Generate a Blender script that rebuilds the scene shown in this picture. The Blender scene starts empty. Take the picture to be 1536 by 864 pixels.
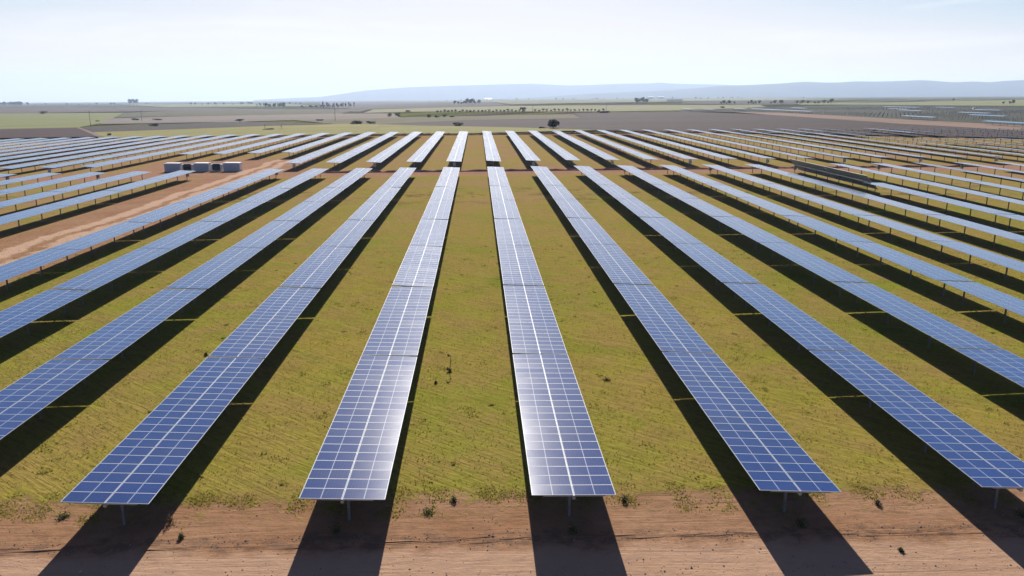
import bpy, bmesh, math, random
import numpy as np
from mathutils import Vector, Matrix
random.seed(7)
rng = np.random.default_rng(11)
R = math.radians

# ------------------------------------------------------------------ camera, sky, sun, exposure
scene = bpy.context.scene
C = scene.collection
CAM_Z = 20.624
PITCH, YAW, ROLL, FPX = 0.238192, 0.043206, 0.005514, 1215.0
cam_data = bpy.data.cameras.new('camera')
cam = bpy.data.objects.new('camera', cam_data)
C.objects.link(cam)
cam_data.sensor_width = 36.0
cam_data.lens = 36.0 * FPX / 1536.0
cam_data.clip_start = 0.5
cam_data.clip_end = 80000.0
fwd = Vector((math.sin(YAW) * math.cos(PITCH), math.cos(YAW) * math.cos(PITCH), -math.sin(PITCH)))
right0 = Vector((math.cos(YAW), -math.sin(YAW), 0))
up0 = right0.cross(fwd)
axr = right0 * math.cos(ROLL) + up0 * math.sin(ROLL)
axu = -right0 * math.sin(ROLL) + up0 * math.cos(ROLL)
m = Matrix((axr, axu, -fwd)).transposed().to_4x4()
m.translation = Vector((0, 0, CAM_Z))
cam.matrix_world = m
scene.camera = cam

SUN_EL = R(28.2)
world = bpy.data.worlds.new('World')
scene.world = world
world.use_nodes = True
wn, wl = world.node_tree.nodes, world.node_tree.links
bg = wn['Background']
sky = wn.new('ShaderNodeTexSky')
sky.sky_type = 'NISHITA'
sky.sun_disc = False
sky.sun_elevation = SUN_EL
sky.sun_rotation = 0.0
sky.altitude = 600
sky.air_density = 0.8
sky.dust_density = 0.3
sky.ozone_density = 1.3
bg.inputs['Strength'].default_value = 0.05
# thin cirrus streaks, laid out on the sky's own directions
tc = wn.new('ShaderNodeTexCoord')
sep = wn.new('ShaderNodeSeparateXYZ'); wl.new(tc.outputs['Generated'], sep.inputs[0])
mp = wn.new('ShaderNodeMapping'); wl.new(tc.outputs['Generated'], mp.inputs[0])
mp.inputs['Scale'].default_value = (2.2, 2.2, 22.0)
mp.inputs['Rotation'].default_value = (0.0, R(3), 0.0)
cn = wn.new('ShaderNodeTexNoise'); wl.new(mp.outputs[0], cn.inputs['Vector'])
cn.inputs['Scale'].default_value = 1.6; cn.inputs['Detail'].default_value = 7; cn.inputs['Roughness'].default_value = 0.55
cn.inputs['Distortion'].default_value = 0.6
cr = wn.new('ShaderNodeMapRange'); wl.new(cn.outputs['Fac'], cr.inputs[0])
cr.inputs[1].default_value = 0.5; cr.inputs[2].default_value = 0.78; cr.inputs[3].default_value = 0.0; cr.inputs[4].default_value = 0.55
cmx = wn.new('ShaderNodeMixRGB'); wl.new(cr.outputs[0], cmx.inputs[0]); 
# tone curve in the sky colour: tames the low glow, darkens the upper sky
sp_ = wn.new('ShaderNodeSeparateColor'); wl.new(sky.outputs[0], sp_.inputs[0])
cb_ = wn.new('ShaderNodeCombineColor')
def wmath(op, a, b):
    k = wn.new('ShaderNodeMath'); k.operation = op
    for i, v in enumerate((a, b)):
        if isinstance(v, bpy.types.NodeSocket): wl.new(v, k.inputs[i])
        else: k.inputs[i].default_value = v
    return k.outputs[0]
for ch, top, mid_, pw_ in ((0, 9.9, 5.7, 2.6), (1, 10.0, 6.4, 2.0), (2, 10.4, 6.2, 1.6)):
    q = wmath('POWER', wmath('DIVIDE', sp_.outputs[ch], mid_), pw_)
    q = wmath('SUBTRACT', 1.0, wmath('EXPONENT', wmath('MULTIPLY', q, -1.0), 0.0))
    wl.new(wmath('MULTIPLY', q, top), cb_.inputs[ch])
wl.new(cb_.outputs[0], cmx.inputs[1])
cmx.inputs[2].default_value = (11.0, 11.1, 11.2, 1)
wl.new(cmx.outputs[0], bg.inputs['Color'])

sun_data = bpy.data.lights.new('sun', 'SUN')
sun_data.energy = 5.0
sun_data.angle = R(0.55)
sun_data.color = (1.0, 0.94, 0.85)
sun = bpy.data.objects.new('sun', sun_data)
C.objects.link(sun)
sun.rotation_euler = (-(math.pi / 2 - SUN_EL), 0, 0)
sun.location = (0, 100, 80)

scene.view_settings.view_transform = 'Standard'
scene.view_settings.look = 'None'
scene.view_settings.gamma = 1.0
scene.view_settings.use_curve_mapping = False
scene.view_settings.exposure = 0.92
scene.cycles.use_denoising = True
scene.cycles.max_bounces = 6
scene.cycles.volume_bounces = 0
scene.cycles.sample_clamp_indirect = 8.0

# ------------------------------------------------------------------ terrain
def T(X, Y):
    g = 1 - math.exp(-(max(Y, 0.0) / 110) ** 1.6)
    S = max(X, -450.0) if X < 0 else 250 * math.tanh(X / 250)
    t = .0125 * S * g - (.009 * (min(-X, 450.0) - 50) * g if X < -50 else 0)
    if Y > 430:
        az = max(-1.0, min(.9, X / Y))
        t += -(0.0085 - 0.0118 * az) * (Y - 430)
    return t

def project(X, Y, Z):
    d = Vector((X, Y, Z - CAM_Z))
    w = d.dot(fwd)
    if w < 1: return None
    return 768 + FPX * d.dot(axr) / w, 432 - FPX * d.dot(axu) / w

# ------------------------------------------------------------------ mesh helpers
class MB:
    def __init__(self):
        self.v, self.f, self.mi = [], [], []
    def quad(self, pts, mi=0):
        n = len(self.v); self.v += [tuple(p) for p in pts]
        self.f.append(tuple(range(n, n + len(pts)))); self.mi.append(mi)
    def box(self, x0, x1, y0, y1, z0, z1, mi=0):
        n = len(self.v)
        self.v += [(x0, y0, z0), (x1, y0, z0), (x1, y1, z0), (x0, y1, z0), (x0, y0, z1), (x1, y0, z1), (x1, y1, z1), (x0, y1, z1)]
        for q in ((3, 2, 1, 0), (4, 5, 6, 7), (0, 1, 5, 4), (1, 2, 6, 5), (2, 3, 7, 6), (3, 0, 4, 7)):
            self.f.append(tuple(n + k for k in q)); self.mi.append(mi)
    def tube(self, p, q, r0, r1, n=8, mi=0, caps=True):
        p, q = Vector(p), Vector(q); d = (q - p).normalized()
        a = d.orthogonal().normalized(); b = d.cross(a)
        s = len(self.v)
        for c, r in ((p, r0), (q, r1)):
            for k in range(n):
                t = 2 * math.pi * k / n
                self.v.append(tuple(c + (a * math.cos(t) + b * math.sin(t)) * r))
        for k in range(n):
            self.f.append((s + k, s + (k + 1) % n, s + n + (k + 1) % n, s + n + k)); self.mi.append(mi)
        if caps:
            self.f.append(tuple(s + n + k for k in range(n))); self.mi.append(mi)
            self.f.append(tuple(s + k for k in reversed(range(n)))); self.mi.append(mi)
    def mesh(self, name, mats):
        me = bpy.data.meshes.new(name)
        me.from_pydata(self.v, [], self.f)
        for mt in mats: me.materials.append(mt)
        me.polygons.foreach_set('material_index', self.mi)
        me.update()
        return me

def link(name, data, parent=None, loc=None):
    o = bpy.data.objects.new(name, data)
    C.objects.link(o)
    if parent: o.parent = parent
    if loc: o.location = loc
    return o
def tag(o, label=None, cat=None, group=None, kind=None):
    if label: o['label'] = label
    if cat: o['category'] = cat
    if group: o['group'] = group
    if kind: o['kind'] = kind
    return o

# ------------------------------------------------------------------ material helpers
class NT:
    def __init__(self, name):
        self.m = bpy.data.materials.new(name); self.m.use_nodes = True
        self.n, self.l = self.m.node_tree.nodes, self.m.node_tree.links
        self.b = self.n['Principled BSDF']
        self.out = self.n['Material Output']
    def _in(self, sock, v):
        if isinstance(v, bpy.types.NodeSocket): self.l.new(v, sock)
        elif isinstance(v, (tuple, list)): sock.default_value = tuple(v) + ((1,) if len(v) == 3 and len(sock.default_value) == 4 else ())
        else: sock.default_value = v
    def pos(self):
        return self.n.new('ShaderNodeNewGeometry').outputs['Position']
    def obj(self):
        return self.n.new('ShaderNodeTexCoord').outputs['Object']
    def xyz(self, v):
        s = self.n.new('ShaderNodeSeparateXYZ'); self._in(s.inputs[0], v); return s.outputs
    def math(self, op, a, b=0.0, c=0.0, clamp=False):
        k = self.n.new('ShaderNodeMath'); k.operation = op; k.use_clamp = clamp
        self._in(k.inputs[0], a); self._in(k.inputs[1], b); self._in(k.inputs[2], c); return k.outputs[0]
    def map(self, v, scale=(1, 1, 1), rot=(0, 0, 0), loc=(0, 0, 0)):
        if any(rot) and tuple(scale) != (1, 1, 1):
            k0 = self.n.new('ShaderNodeMapping'); self._in(k0.inputs[0], v); k0.inputs['Rotation'].default_value = rot
            v = k0.outputs[0]; rot = (0, 0, 0)
        k = self.n.new('ShaderNodeMapping'); self._in(k.inputs[0], v)
        k.inputs['Scale'].default_value = scale; k.inputs['Rotation'].default_value = rot; k.inputs['Location'].default_value = loc
        return k.outputs[0]
    def noise(self, v, scale, detail=4, rough=.55, dist=0.0):
        k = self.n.new('ShaderNodeTexNoise'); self._in(k.inputs['Vector'], v)
        k.inputs['Scale'].default_value = scale; k.inputs['Detail'].default_value = detail
        k.inputs['Roughness'].default_value = rough; k.inputs['Distortion'].default_value = dist
        return k.outputs['Fac']
    def voronoi(self, v, scale, feature='F1', rnd=1.0):
        k = self.n.new('ShaderNodeTexVoronoi'); self._in(k.inputs['Vector'], v); k.feature = feature
        k.inputs['Scale'].default_value = scale
        k.inputs['Randomness'].default_value = rnd
        return k.outputs
    def rng(self, v, a, b, c=0.0, d=1.0, smooth=False):
        k = self.n.new('ShaderNodeMapRange'); self._in(k.inputs[0], v)
        if smooth: k.interpolation_type = 'SMOOTHSTEP'
        for i, x in enumerate((a, b, c, d)): k.inputs[i + 1].default_value = x
        return k.outputs[0]
    def mix(self, f, a, b, mode='MIX'):
        k = self.n.new('ShaderNodeMixRGB'); k.blend_type = mode
        self._in(k.inputs[0], f); self._in(k.inputs[1], a); self._in(k.inputs[2], b); return k.outputs[0]
    def ramp(self, v, stops):
        k = self.n.new('ShaderNodeValToRGB'); self._in(k.inputs[0], v)
        e = k.color_ramp.elements
        while len(e) < len(stops): e.new(0.5)
        for el, (p, c) in zip(e, stops): el.position = p; el.color = tuple(c) + (1,)
        return k.outputs[0]
    def bump(self, h, strength, dist, nrm=None):
        k = self.n.new('ShaderNodeBump'); self._in(k.inputs['Height'], h)
        k.inputs['Strength'].default_value = strength; k.inputs['Distance'].default_value = dist
        if nrm is not None: self._in(k.inputs['Normal'], nrm)
        return k.outputs[0]
    def set(self, **kw):
        for k, v in kw.items(): self._in(self.b.inputs[k.replace('_', ' ')], v)
        return self

def plain(name, col, rough=.6, metal=0.0, var=0.12, scale=3.0):
    t = NT(name)
    n = t.noise(t.obj(), scale, 5)
    c2 = tuple(x * (1 - var * 2) for x in col)
    t.set(Base_Color=t.mix(t.rng(n, .35, .7), col, c2), Roughness=rough, Metallic=metal)
    return t.m

# ---- ground
def grass_colour(t, P):
    big = t.noise(P, .035, 3)
    mid = t.noise(P, .22, 5, .6)
    fine = t.noise(P, 2.6, 6, .7)
    streak = t.noise(t.map(P, (0.16, 1.5, 1), (0, 0, R(40))), 2.5, 5, .65, .8)
    base = t.mix(t.rng(big, .38, .62), (0.262, 0.208, 0.044), (0.205, 0.208, 0.032))
    base = t.mix(t.rng(mid, .40, .68), base, (0.262, 0.182, 0.060))
    base = t.mix(t.rng(t.noise(P, .09, 4, .6, .4), .56, .70, 0, .75), base, (0.150, 0.198, 0.015))
    base = t.mix(t.math('MULTIPLY', t.rng(streak, .42, .62), .32), base, (0.0651, 0.0508, 0.0174))
    yy = t.xyz(P)[1]
    base = t.mix(t.rng(yy, 80, 270, 0, .62), base, (0.290, 0.205, 0.088))
    scr = t.math('MULTIPLY', t.rng(t.noise(P, .16, 5, .7), .52, .62), t.math('MULTIPLY', t.rng(yy, 148, 158), t.rng(yy, 172, 184, 1, 0)))
    base = t.mix(t.math('MULTIPLY', scr, .6), base, (0.07, 0.06, 0.03))
    base = t.mix(t.rng(fine, .50, .76, 0, .55), base, (0.0527, 0.0434, 0.0155))
    base = t.mix(t.rng(t.noise(P, 5.5, 3), .62, .78, 0, .45), base, (0.2108, 0.1674, 0.0744))
    return base, streak, fine, mid

def dirt_colour(t, P):
    a = t.noise(P, .12, 4, .6)
    b = t.noise(P, 1.3, 6, .65)
    rut = t.noise(t.map(P, (.16, 1.5, 1)), 1.0, 6, .68, 1.2)
    c = t.mix(t.rng(a, .35, .65), (0.232, 0.122, 0.064), (0.300, 0.176, 0.106))
    c = t.mix(t.rng(t.xyz(P)[1], 80, 220, 0, .55), c, (0.31, 0.185, 0.125))
    c = t.mix(t.rng(b, .45, .75, 0, .6), c, (0.1426, 0.0837, 0.0546))
    c = t.mix(t.rng(rut, .5, .72, 0, .32), c, (0.1333, 0.0806, 0.0546))
    c = t.mix(t.rng(t.noise(P, 9, 3), .60, .75, 0, .6), c, (0.3224, 0.2418, 0.1798))
    return c, rut, b

def make_ground():
    t = NT('ground_soil_and_grass')
    P = t.pos(); X, Y, Z = t.xyz(P)
    warp = t.noise(P, .45, 5, .65)
    warp2 = t.noise(P, .07, 3)
    w = t.math('MULTIPLY', t.math('SUBTRACT', warp, .5), 3.2)
    Xw, Yw = t.math('ADD', X, t.math('MULTIPLY', t.math('SUBTRACT', warp2, .5), 6.0)), t.math('ADD', Y, w)
    Xw = t.math('ADD', Xw, w)
    g, streak, fine, mid = grass_colour(t, P)
    d, rut, db = dirt_colour(t, P)
    def band(v, a, b, s):
        return t.math('MULTIPLY', t.rng(v, a - s, a + s, 0, 1, True), t.rng(v, b - s, b + s, 1, 0, True))
    front = t.rng(Yw, 38.3, 39.5, 1, 0, True)
    cross = band(Yw, 205.5, 223.0, 1.3)
    road = t.math('MULTIPLY', band(Xw, -70.0, -51.5, 1.4), t.rng(Y, 262, 268, 1, 0))
    pad = t.math('MULTIPLY', band(Xw, -98.0, -50.0, 2.0), band(Yw, 205.0, 264.0, 2.5))
    strip = band(Yw, 391.0, 398.0, 1.5)
    rows = t.math('MULTIPLY', t.rng(t.noise(P, .05, 5, .6, .3), .50, .62, 0, .8), t.rng(Y, 90, 230))
    left = t.math('MULTIPLY', t.rng(X, -66, -72, 0, .55), t.rng(t.noise(P, .2, 4), .42, .55))
    k = front
    for q in (cross, road, pad, strip, rows, left): k = t.math('MAXIMUM', k, q)
    # thin weeds breaking up the bare soil near the field edge
    weedy = t.math('MULTIPLY', t.rng(t.noise(P, 1.1, 6, .7), .52, .62), t.rng(Y, 35.8, 38.4, 0, .75))
    k = t.math('MULTIPLY', k, t.math('SUBTRACT', 1.0, t.math('MULTIPLY', weedy, front)))
    # paler compacted wheel tracks
    trk = t.math('MAXIMUM', band(Xw, -63.6, -61.0, .5), band(Xw, -59.4, -57.0, .5))
    trk = t.math('MAXIMUM', t.math('MULTIPLY', trk, t.rng(Y, 262, 268, 1, 0)), t.math('MULTIPLY', band(Yw, 27, 33.6, .5), .55))
    d = t.mix(t.math('MULTIPLY', trk, .7), d, (.47, .325, .235))
    darkbelt = t.math('MULTIPLY', band(Yw, 33.9, 35.0, .3), t.rng(db, .40, .60))  # darker broken belt across the front dirt, along the line of stones
    d = t.mix(t.math('MULTIPLY', darkbelt, .6), d, (0.1240, 0.0806, 0.0589))
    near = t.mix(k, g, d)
    # open farmland further off: a patchwork of fields
    FP = t.map(P, (.0017, .0010, 1), (0, 0, R(4)))
    vo = t.voronoi(FP, 1.0, rnd=.9)
    f = t.ramp(t.xyz(vo['Color'])[0], [(0, (.11, .13, .04)), (.25, (.14, .14, .05)), (.42, (.04, .032, .035)), (.60, (.09, .11, .03)), (.80, (.13, .10, .08)), (1, (.035, .03, .033))])
    f = t.mix(t.rng(t.noise(t.map(P, (1, .3, 1)), .02, 5), .35, .7, 0, .35), f, (0.0558, 0.0527, 0.0310))
    far = t.rng(Y, 400, 404)
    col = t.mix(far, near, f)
    h = t.math('ADD', t.math('MULTIPLY', streak, .7), t.math('ADD', t.math('MULTIPLY', fine, .35), t.math('MULTIPLY', mid, .6)))
    hd = t.math('ADD', t.math('MULTIPLY', rut, .5), t.math('MULTIPLY', db, .45))
    hh = t.math('ADD', t.math('MULTIPLY', h, t.math('SUBTRACT', 1.0, k)), t.math('MULTIPLY', hd, k))
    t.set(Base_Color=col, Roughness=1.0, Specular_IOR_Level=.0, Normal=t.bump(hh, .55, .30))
    return t.m
M_GROUND = make_ground()

def field_mat(name, c1, c2, rows=0.0, ang=0.0):
    t = NT(name); P = t.pos()
    a = t.noise(t.map(P, (.22, .8, 1), (0, 0, R(6))), .016, 6, .62)
    b = t.noise(t.map(P, (1, .25, 1), (0, 0, ang)), .09, 5, .65)
    c = t.mix(t.rng(a, .35, .65), c1, c2)
    c = t.mix(t.rng(b, .5, .72, 0, .45), c, tuple(x * .62 for x in c1))
    st = t.noise(t.map(P, (.12, 1, 1), (0, 0, R(-5)), (40, 9, 0)), .011, 4, .7)
    c = t.mix(t.rng(st, .52, .62, 0, .5), c, (c1[0] * .55 + .012, c1[1] * .6 + .018, c1[2] * .5 + .006))
    if rows:
        wv = t.n.new('ShaderNodeTexWave'); t._in(wv.inputs['Vector'], t.map(P, (1, 1, 1), (0, 0, ang)))
        wv.inputs['Scale'].default_value = rows; wv.inputs['Distortion'].default_value = 1.5
        c = t.mix(t.math('MULTIPLY', wv.outputs['Fac'], .25), c, tuple(x * .6 for x in c1))
    t.set(Base_Color=c, Roughness=1.0, Specular_IOR_Level=.05)
    return t.m

# ---- metals, glass, paint
M_FRAME = NT('module_frame_aluminium').set(Base_Color=(.40, .42, .46), Metallic=.0, Roughness=.6).m
M_GALV = plain('galvanised_steel', (.42, .44, .46), .5, .6, .14, 6)
M_POST = plain('weathered_post_steel', (.20, .20, .21), .6, .35, .2, 9)
M_BACK = NT('module_backsheet').set(Base_Color=(.11, .16, .27), Roughness=.5).m

def make_panel():
    t = NT('photovoltaic_cells')
    uv = t.n.new('ShaderNodeUVMap').outputs[0]
    u, v, _ = t.xyz(uv)                                   # metres: u along the long side (0..1.95), v across (0..0.95)
    at = t.n.new('ShaderNodeAttribute'); at.attribute_name = 'tone'
    r1 = at.outputs['Fac']
    def line(val, period, off, width):
        a = t.math('FRACT', t.math('DIVIDE', t.math('ADD', val, off), period))
        d = t.math('MULTIPLY', t.math('ABSOLUTE', t.math('SUBTRACT', a, .5)), period)   # distance to the line at fract = .5
        return t.math('LESS_THAN', d, width * .5)
    edge = t.math('MAXIMUM',
        t.math('GREATER_THAN', t.math('ABSOLUTE', t.math('SUBTRACT', u, .975)), .950),
        t.math('GREATER_THAN', t.math('ABSOLUTE', t.math('SUBTRACT', v, .475)), .467))
    mid = t.math('LESS_THAN', t.math('ABSOLUTE', t.math('SUBTRACT', u, .975)), .019)
    cells = t.math('MAXIMUM', line(u, .1583, .0, .004), line(v, .153, .0, .004))
    cellid = t.n.new('ShaderNodeTexWhiteNoise'); cellid.noise_dimensions = '3D'
    cm = t.n.new('ShaderNodeCombineXYZ')
    t._in(cm.inputs[0], t.math('FLOOR', t.math('DIVIDE', t.math('ADD', u, .079), .1583)))
    t._in(cm.inputs[1], t.math('FLOOR', t.math('DIVIDE', t.math('ADD', v, .0765), .153)))
    t._in(cm.inputs[2], r1); t._in(cellid.inputs['Vector'], cm.outputs[0])
    blue = t.mix(r1, (.0008, .018, .130), (.003, .013, .090))
    blue = t.mix(t.math('MULTIPLY', cellid.outputs['Value'], .35), blue, (.006, .028, .13))
    grain = t.voronoi(uv, 60.0)
    blue = t.mix(t.math('MULTIPLY', t.xyz(grain['Color'])[0], .12), blue, (.006, .025, .11))
    c = t.mix(cells, blue, (.10, .12, .18))
    c = t.mix(t.math('MAXIMUM', edge, mid), c, (.33, .36, .42))
    dust = t.noise(t.pos(), 1.3, 4, .6)
    c = t.mix(t.rng(dust, .4, .75, .005, .02), c, (.40, .36, .32))
    rough = t.math('ADD', t.rng(dust, .3, .7, .106, .112), t.math('MULTIPLY', r1, .02))
    t.set(Base_Color=c, Roughness=rough, IOR=1.43)
    t.b.inputs['Coat Weight'].default_value = 0
    t.b.inputs['Sheen Weight'].default_value = .15
    t.b.inputs['Sheen Roughness'].default_value = .45
    t.b.inputs['Sheen Tint'].default_value = (.50, .68, 1, 1)
    t.b.inputs['Coat Roughness'].default_value = .09
    t.b.inputs['Coat IOR'].default_value = 1.4
    return t.m
M_CELL = make_panel()

def leafy(name, c1, c2, trans=.35):
    t = NT(name)
    n = t.noise(t.obj(), 1.2, 3)
    oi = t.n.new('ShaderNodeNewGeometry').outputs['Random Per Island']
    c = t.mix(oi, c1, c2)
    c = t.mix(t.rng(n, .4, .65, 0, .5), c, tuple(x * .6 for x in c1))
    t.set(Base_Color=c, Roughness=.7, Specular_IOR_Level=.2)
    tr = t.n.new('ShaderNodeBsdfTranslucent'); t._in(tr.inputs[0], c)
    mx = t.n.new('ShaderNodeMixShader'); mx.inputs[0].default_value = trans
    t.l.new(t.b.outputs[0], mx.inputs[1]); t.l.new(tr.outputs[0], mx.inputs[2]); t.l.new(mx.outputs[0], t.out.inputs[0])
    return t.m
M_LEAF = leafy('dark_foliage', (0.0248, 0.0310, 0.0149), (0.0403, 0.0446, 0.0186))
M_LEAF2 = leafy('grey_green_foliage', (0.0372, 0.0434, 0.0279), (0.0527, 0.0558, 0.0310))
M_BARK = plain('bark', (0.0620, 0.0465, 0.0341), .9, 0, .25, 4)

def make_tuft_mat():
    t = NT('grass_blades'); P = t.pos()
    g, s, f, mi = grass_colour(t, P)
    oi = t.n.new('ShaderNodeNewGeometry').outputs['Random Per Island']
    g = t.mix(.5, g, (0.28, 0.24, 0.040))
    c = t.mix(t.math('MULTIPLY', oi, .6), g, (0.22, 0.235, 0.026))
    c = t.mix(t.rng(oi, .86, .9, 0, .8), c, (0.2108, 0.1612, 0.0744))
    t.set(Base_Color=c, Roughness=.8, Specular_IOR_Level=.1)
    tr = t.n.new('ShaderNodeBsdfTranslucent'); t._in(tr.inputs[0], c)
    mx = t.n.new('ShaderNodeMixShader'); mx.inputs[0].default_value = .45
    t.l.new(t.b.outputs[0], mx.inputs[1]); t.l.new(tr.outputs[0], mx.inputs[2]); t.l.new(mx.outputs[0], t.out.inputs[0])
    return t.m
M_TUFT = make_tuft_mat()

# ------------------------------------------------------------------ ground sheet
def build_ground():
    ys = [-160, -80, -40, -10, 10, 20] + list(np.arange(26, 430, 6.0)) + [430.0]
    y = 430.0
    while y < 21500:
        y *= 1.035; ys.append(y)
    us = np.linspace(-1, 1, 161)
    us = np.sign(us) * np.abs(us) ** 1.15
    verts, faces = [], []
    for y in ys:
        w = 1.25 * max(y, 430.0)
        for u in us:
            x = u * w; verts.append((x, y, T(x, y)))
    n = len(us)
    for j in range(len(ys) - 1):
        for i in range(n - 1):
            a = j * n + i; faces.append((a, a + 1, a + n + 1, a + n))
    me = bpy.data.meshes.new('ground'); me.from_pydata(verts, [], faces)
    me.materials.append(M_GROUND)
    me.polygons.foreach_set('use_smooth', [True] * len(faces))
    tag(link('ground', me), kind='structure')
build_ground()

FIELDS = {
    'plum_left': [(-413, 677), (-317, 667), (-194, 429), (-268, 438)],
    'track': [(-317, 667), (-316, 670), (-190, 428), (-194, 429)],
    'dark_strip': [(-312, 664), (-266, 729), (-220, 765), (-106, 615), (-155, 580), (-198, 540), (-237, 517)],
    'yellow': [(-237, 517), (-198, 540), (-155, 580), (-98, 601), (-32, 520), (24, 469), (63, 424), (-5, 403), (-187, 415)],
    'green_left': [(-1024, 1686), (-867, 1682), (-702, 1676), (-524, 1219), (-389, 878), (-321, 678), (-413, 677)],
    'scrub': [(-684, 1632), (-733, 2017), (-420, 1917), (-215, 1450), (-188, 1156), (-475, 1305), (-524, 1219)],
    'mauve': [(-504, 1173), (-466, 1279), (-188, 1156), (-105, 1041), (-73, 790), (-172, 781), (-220, 765), (-360, 806), (-481, 1092)],
    'olive': [(-172, 781), (-73, 790), (-10, 798), (96, 822), (84, 669), (-8, 652), (-71, 567), (-105, 606)],
    'band': [(-198, 1589), (72, 1703), (513, 1486), (430, 1217), (256, 974), (141, 946), (-69, 1142), (-159, 1167)],
    'purple': [(-1846, 3044), (-1498, 3197), (-1028, 2832), (-234, 1882), (-187, 1330), (-733, 2017), (-891, 1729), (-1024, 1686)],
    'plum': [(-71, 567), (-8, 652), (84, 669), (100, 854), (222, 900), (257, 724), (256, 490), (273, 370), (243, 329), (63, 424), (24, 469), (-32, 520)],
    'road': [(264, 844), (297, 800), (301, 577), (312, 424), (273, 370), (256, 490), (257, 724)],
    'array': [(242, 980), (418, 1182), (676, 1416), (860, 1176), (312, 424), (301, 577), (297, 800), (222, 900)],
    'greenR': [(727, 1864), (970, 1931), (2112, 2896), (860, 1176), (700, 1466), (596, 1511)],
    'blueR': [(637, 2554), (1362, 3493), (619, 1570), (513, 1486), (459, 1839)],
    'violet': [(-2236, 11943), (-1034, 12509), (62, 3190), (74, 1772), (-198, 1589), (-569, 3034)],
    'paleR': [(1582, 6345), (2402, 6813), (1627, 3471), (734, 2942)],
    'paleL': [(-2345, 5560), (-1202, 5123), (-627, 3347), (-1094, 2974)],
    'paleC': [(-856, 9280), (1534, 6678), (598, 2599), (89, 2115), (67, 3442)],

}
FM = {
    'plum_left': ('ploughed_field', (0.046, 0.024, 0.026), (0.056, 0.032, 0.031), .08, R(35)),
    'track': ('path', (0.1488, 0.1054, 0.0930), (0.1736, 0.1240, 0.1054), 0, 0),
    'dark_strip': ('ploughed_field', (0.044, 0.035, 0.035), (0.058, 0.046, 0.042), .05, R(15)),
    'yellow': ('grass_field', (0.170, 0.158, 0.042), (0.195, 0.175, 0.055), 0, 0),
    'green_left': ('crop_field', (0.148, 0.160, 0.050), (0.170, 0.175, 0.060), .03, R(-40)),
    'scrub': ('scrub_field', (0.070, 0.062, 0.032), (0.105, 0.094, 0.046), .06, R(20)),
    'mauve': ('stubble_field', (0.1488, 0.1209, 0.1054), (0.1736, 0.1426, 0.1240), 0, 0),
    'olive': ('fallow_field', (0.095, 0.080, 0.045), (0.118, 0.098, 0.055), 0, 0),
    'band': ('crop_field', (0.1674, 0.1612, 0.0806), (0.1984, 0.1860, 0.0992), 0, 0),
    'purple': ('ploughed_field', (0.0682, 0.0496, 0.0434), (0.1054, 0.0806, 0.0713), 0, 0),
    'plum': ('ploughed_field', (0.046, 0.031, 0.033), (0.062, 0.043, 0.042), .06, R(30)),
    'road': ('road', (0.1860, 0.1178, 0.0899), (0.2170, 0.1488, 0.1116), 0, 0),
    'array': ('bare_earth', (0.032, 0.034, 0.030), (0.055, 0.055, 0.034), 0, 0),
    'greenR': ('crop_field', (0.1550, 0.1612, 0.0527), (0.1798, 0.1798, 0.0682), 0, 0),
    'blueR': ('scrub_field', (0.0372, 0.0372, 0.0310), (0.0527, 0.0496, 0.0372), 0, 0),
    'violet': ('ploughed_field', (0.0496, 0.0403, 0.0372), (0.0806, 0.0682, 0.0496), 0, 0),
    'paleR': ('crop_field', (0.1674, 0.1674, 0.0744), (0.1860, 0.1860, 0.0930), 0, 0),
    'paleL': ('crop_field', (0.1364, 0.1550, 0.0682), (0.1612, 0.1736, 0.0806), 0, 0),
    'paleC': ('crop_field', (0.1240, 0.1240, 0.0620), (0.1488, 0.1426, 0.0806), 0, 0),
}
ORDER = ['violet', 'paleC', 'paleL', 'paleR', 'purple', 'blueR', 'greenR', 'band', 'scrub', 'green_left', 'mauve', 'olive',
         'array', 'plum', 'road', 'dark_strip', 'yellow', 'plum_left', 'track']
for li, key in enumerate(ORDER):
    nm, c1, c2, rws, ang = FM[key]
    bm = bmesh.new()
    vs = [bm.verts.new((x, y, 0)) for x, y in FIELDS[key]]
    f = bm.faces.new(vs)
    bmesh.ops.triangulate(bm, faces=[f])
    for it in range(7):
        long = [e for e in bm.edges if e.calc_length() > max(30, .07 * min(e.verts[0].co.y, e.verts[1].co.y))]
        if not long: break
        bmesh.ops.subdivide_edges(bm, edges=long, cuts=1, use_grid_fill=False)
        bmesh.ops.triangulate(bm, faces=bm.faces[:])
    for v in bm.verts:
        edge_in = 0.0
        v.co.z = T(v.co.x, v.co.y) + .10 + .035 * li + max(0, v.co.y - 600) * .00035
    bmesh.ops.recalc_face_normals(bm, faces=bm.faces[:])
    me = bpy.data.meshes.new(nm); bm.to_mesh(me); bm.free()
    if sum(p.normal.z for p in me.polygons) < 0: me.flip_normals()
    me.materials.append(field_mat(nm + '_soil', c1, c2, rws, ang))
    tag(link(nm, me), kind='structure')

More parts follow.
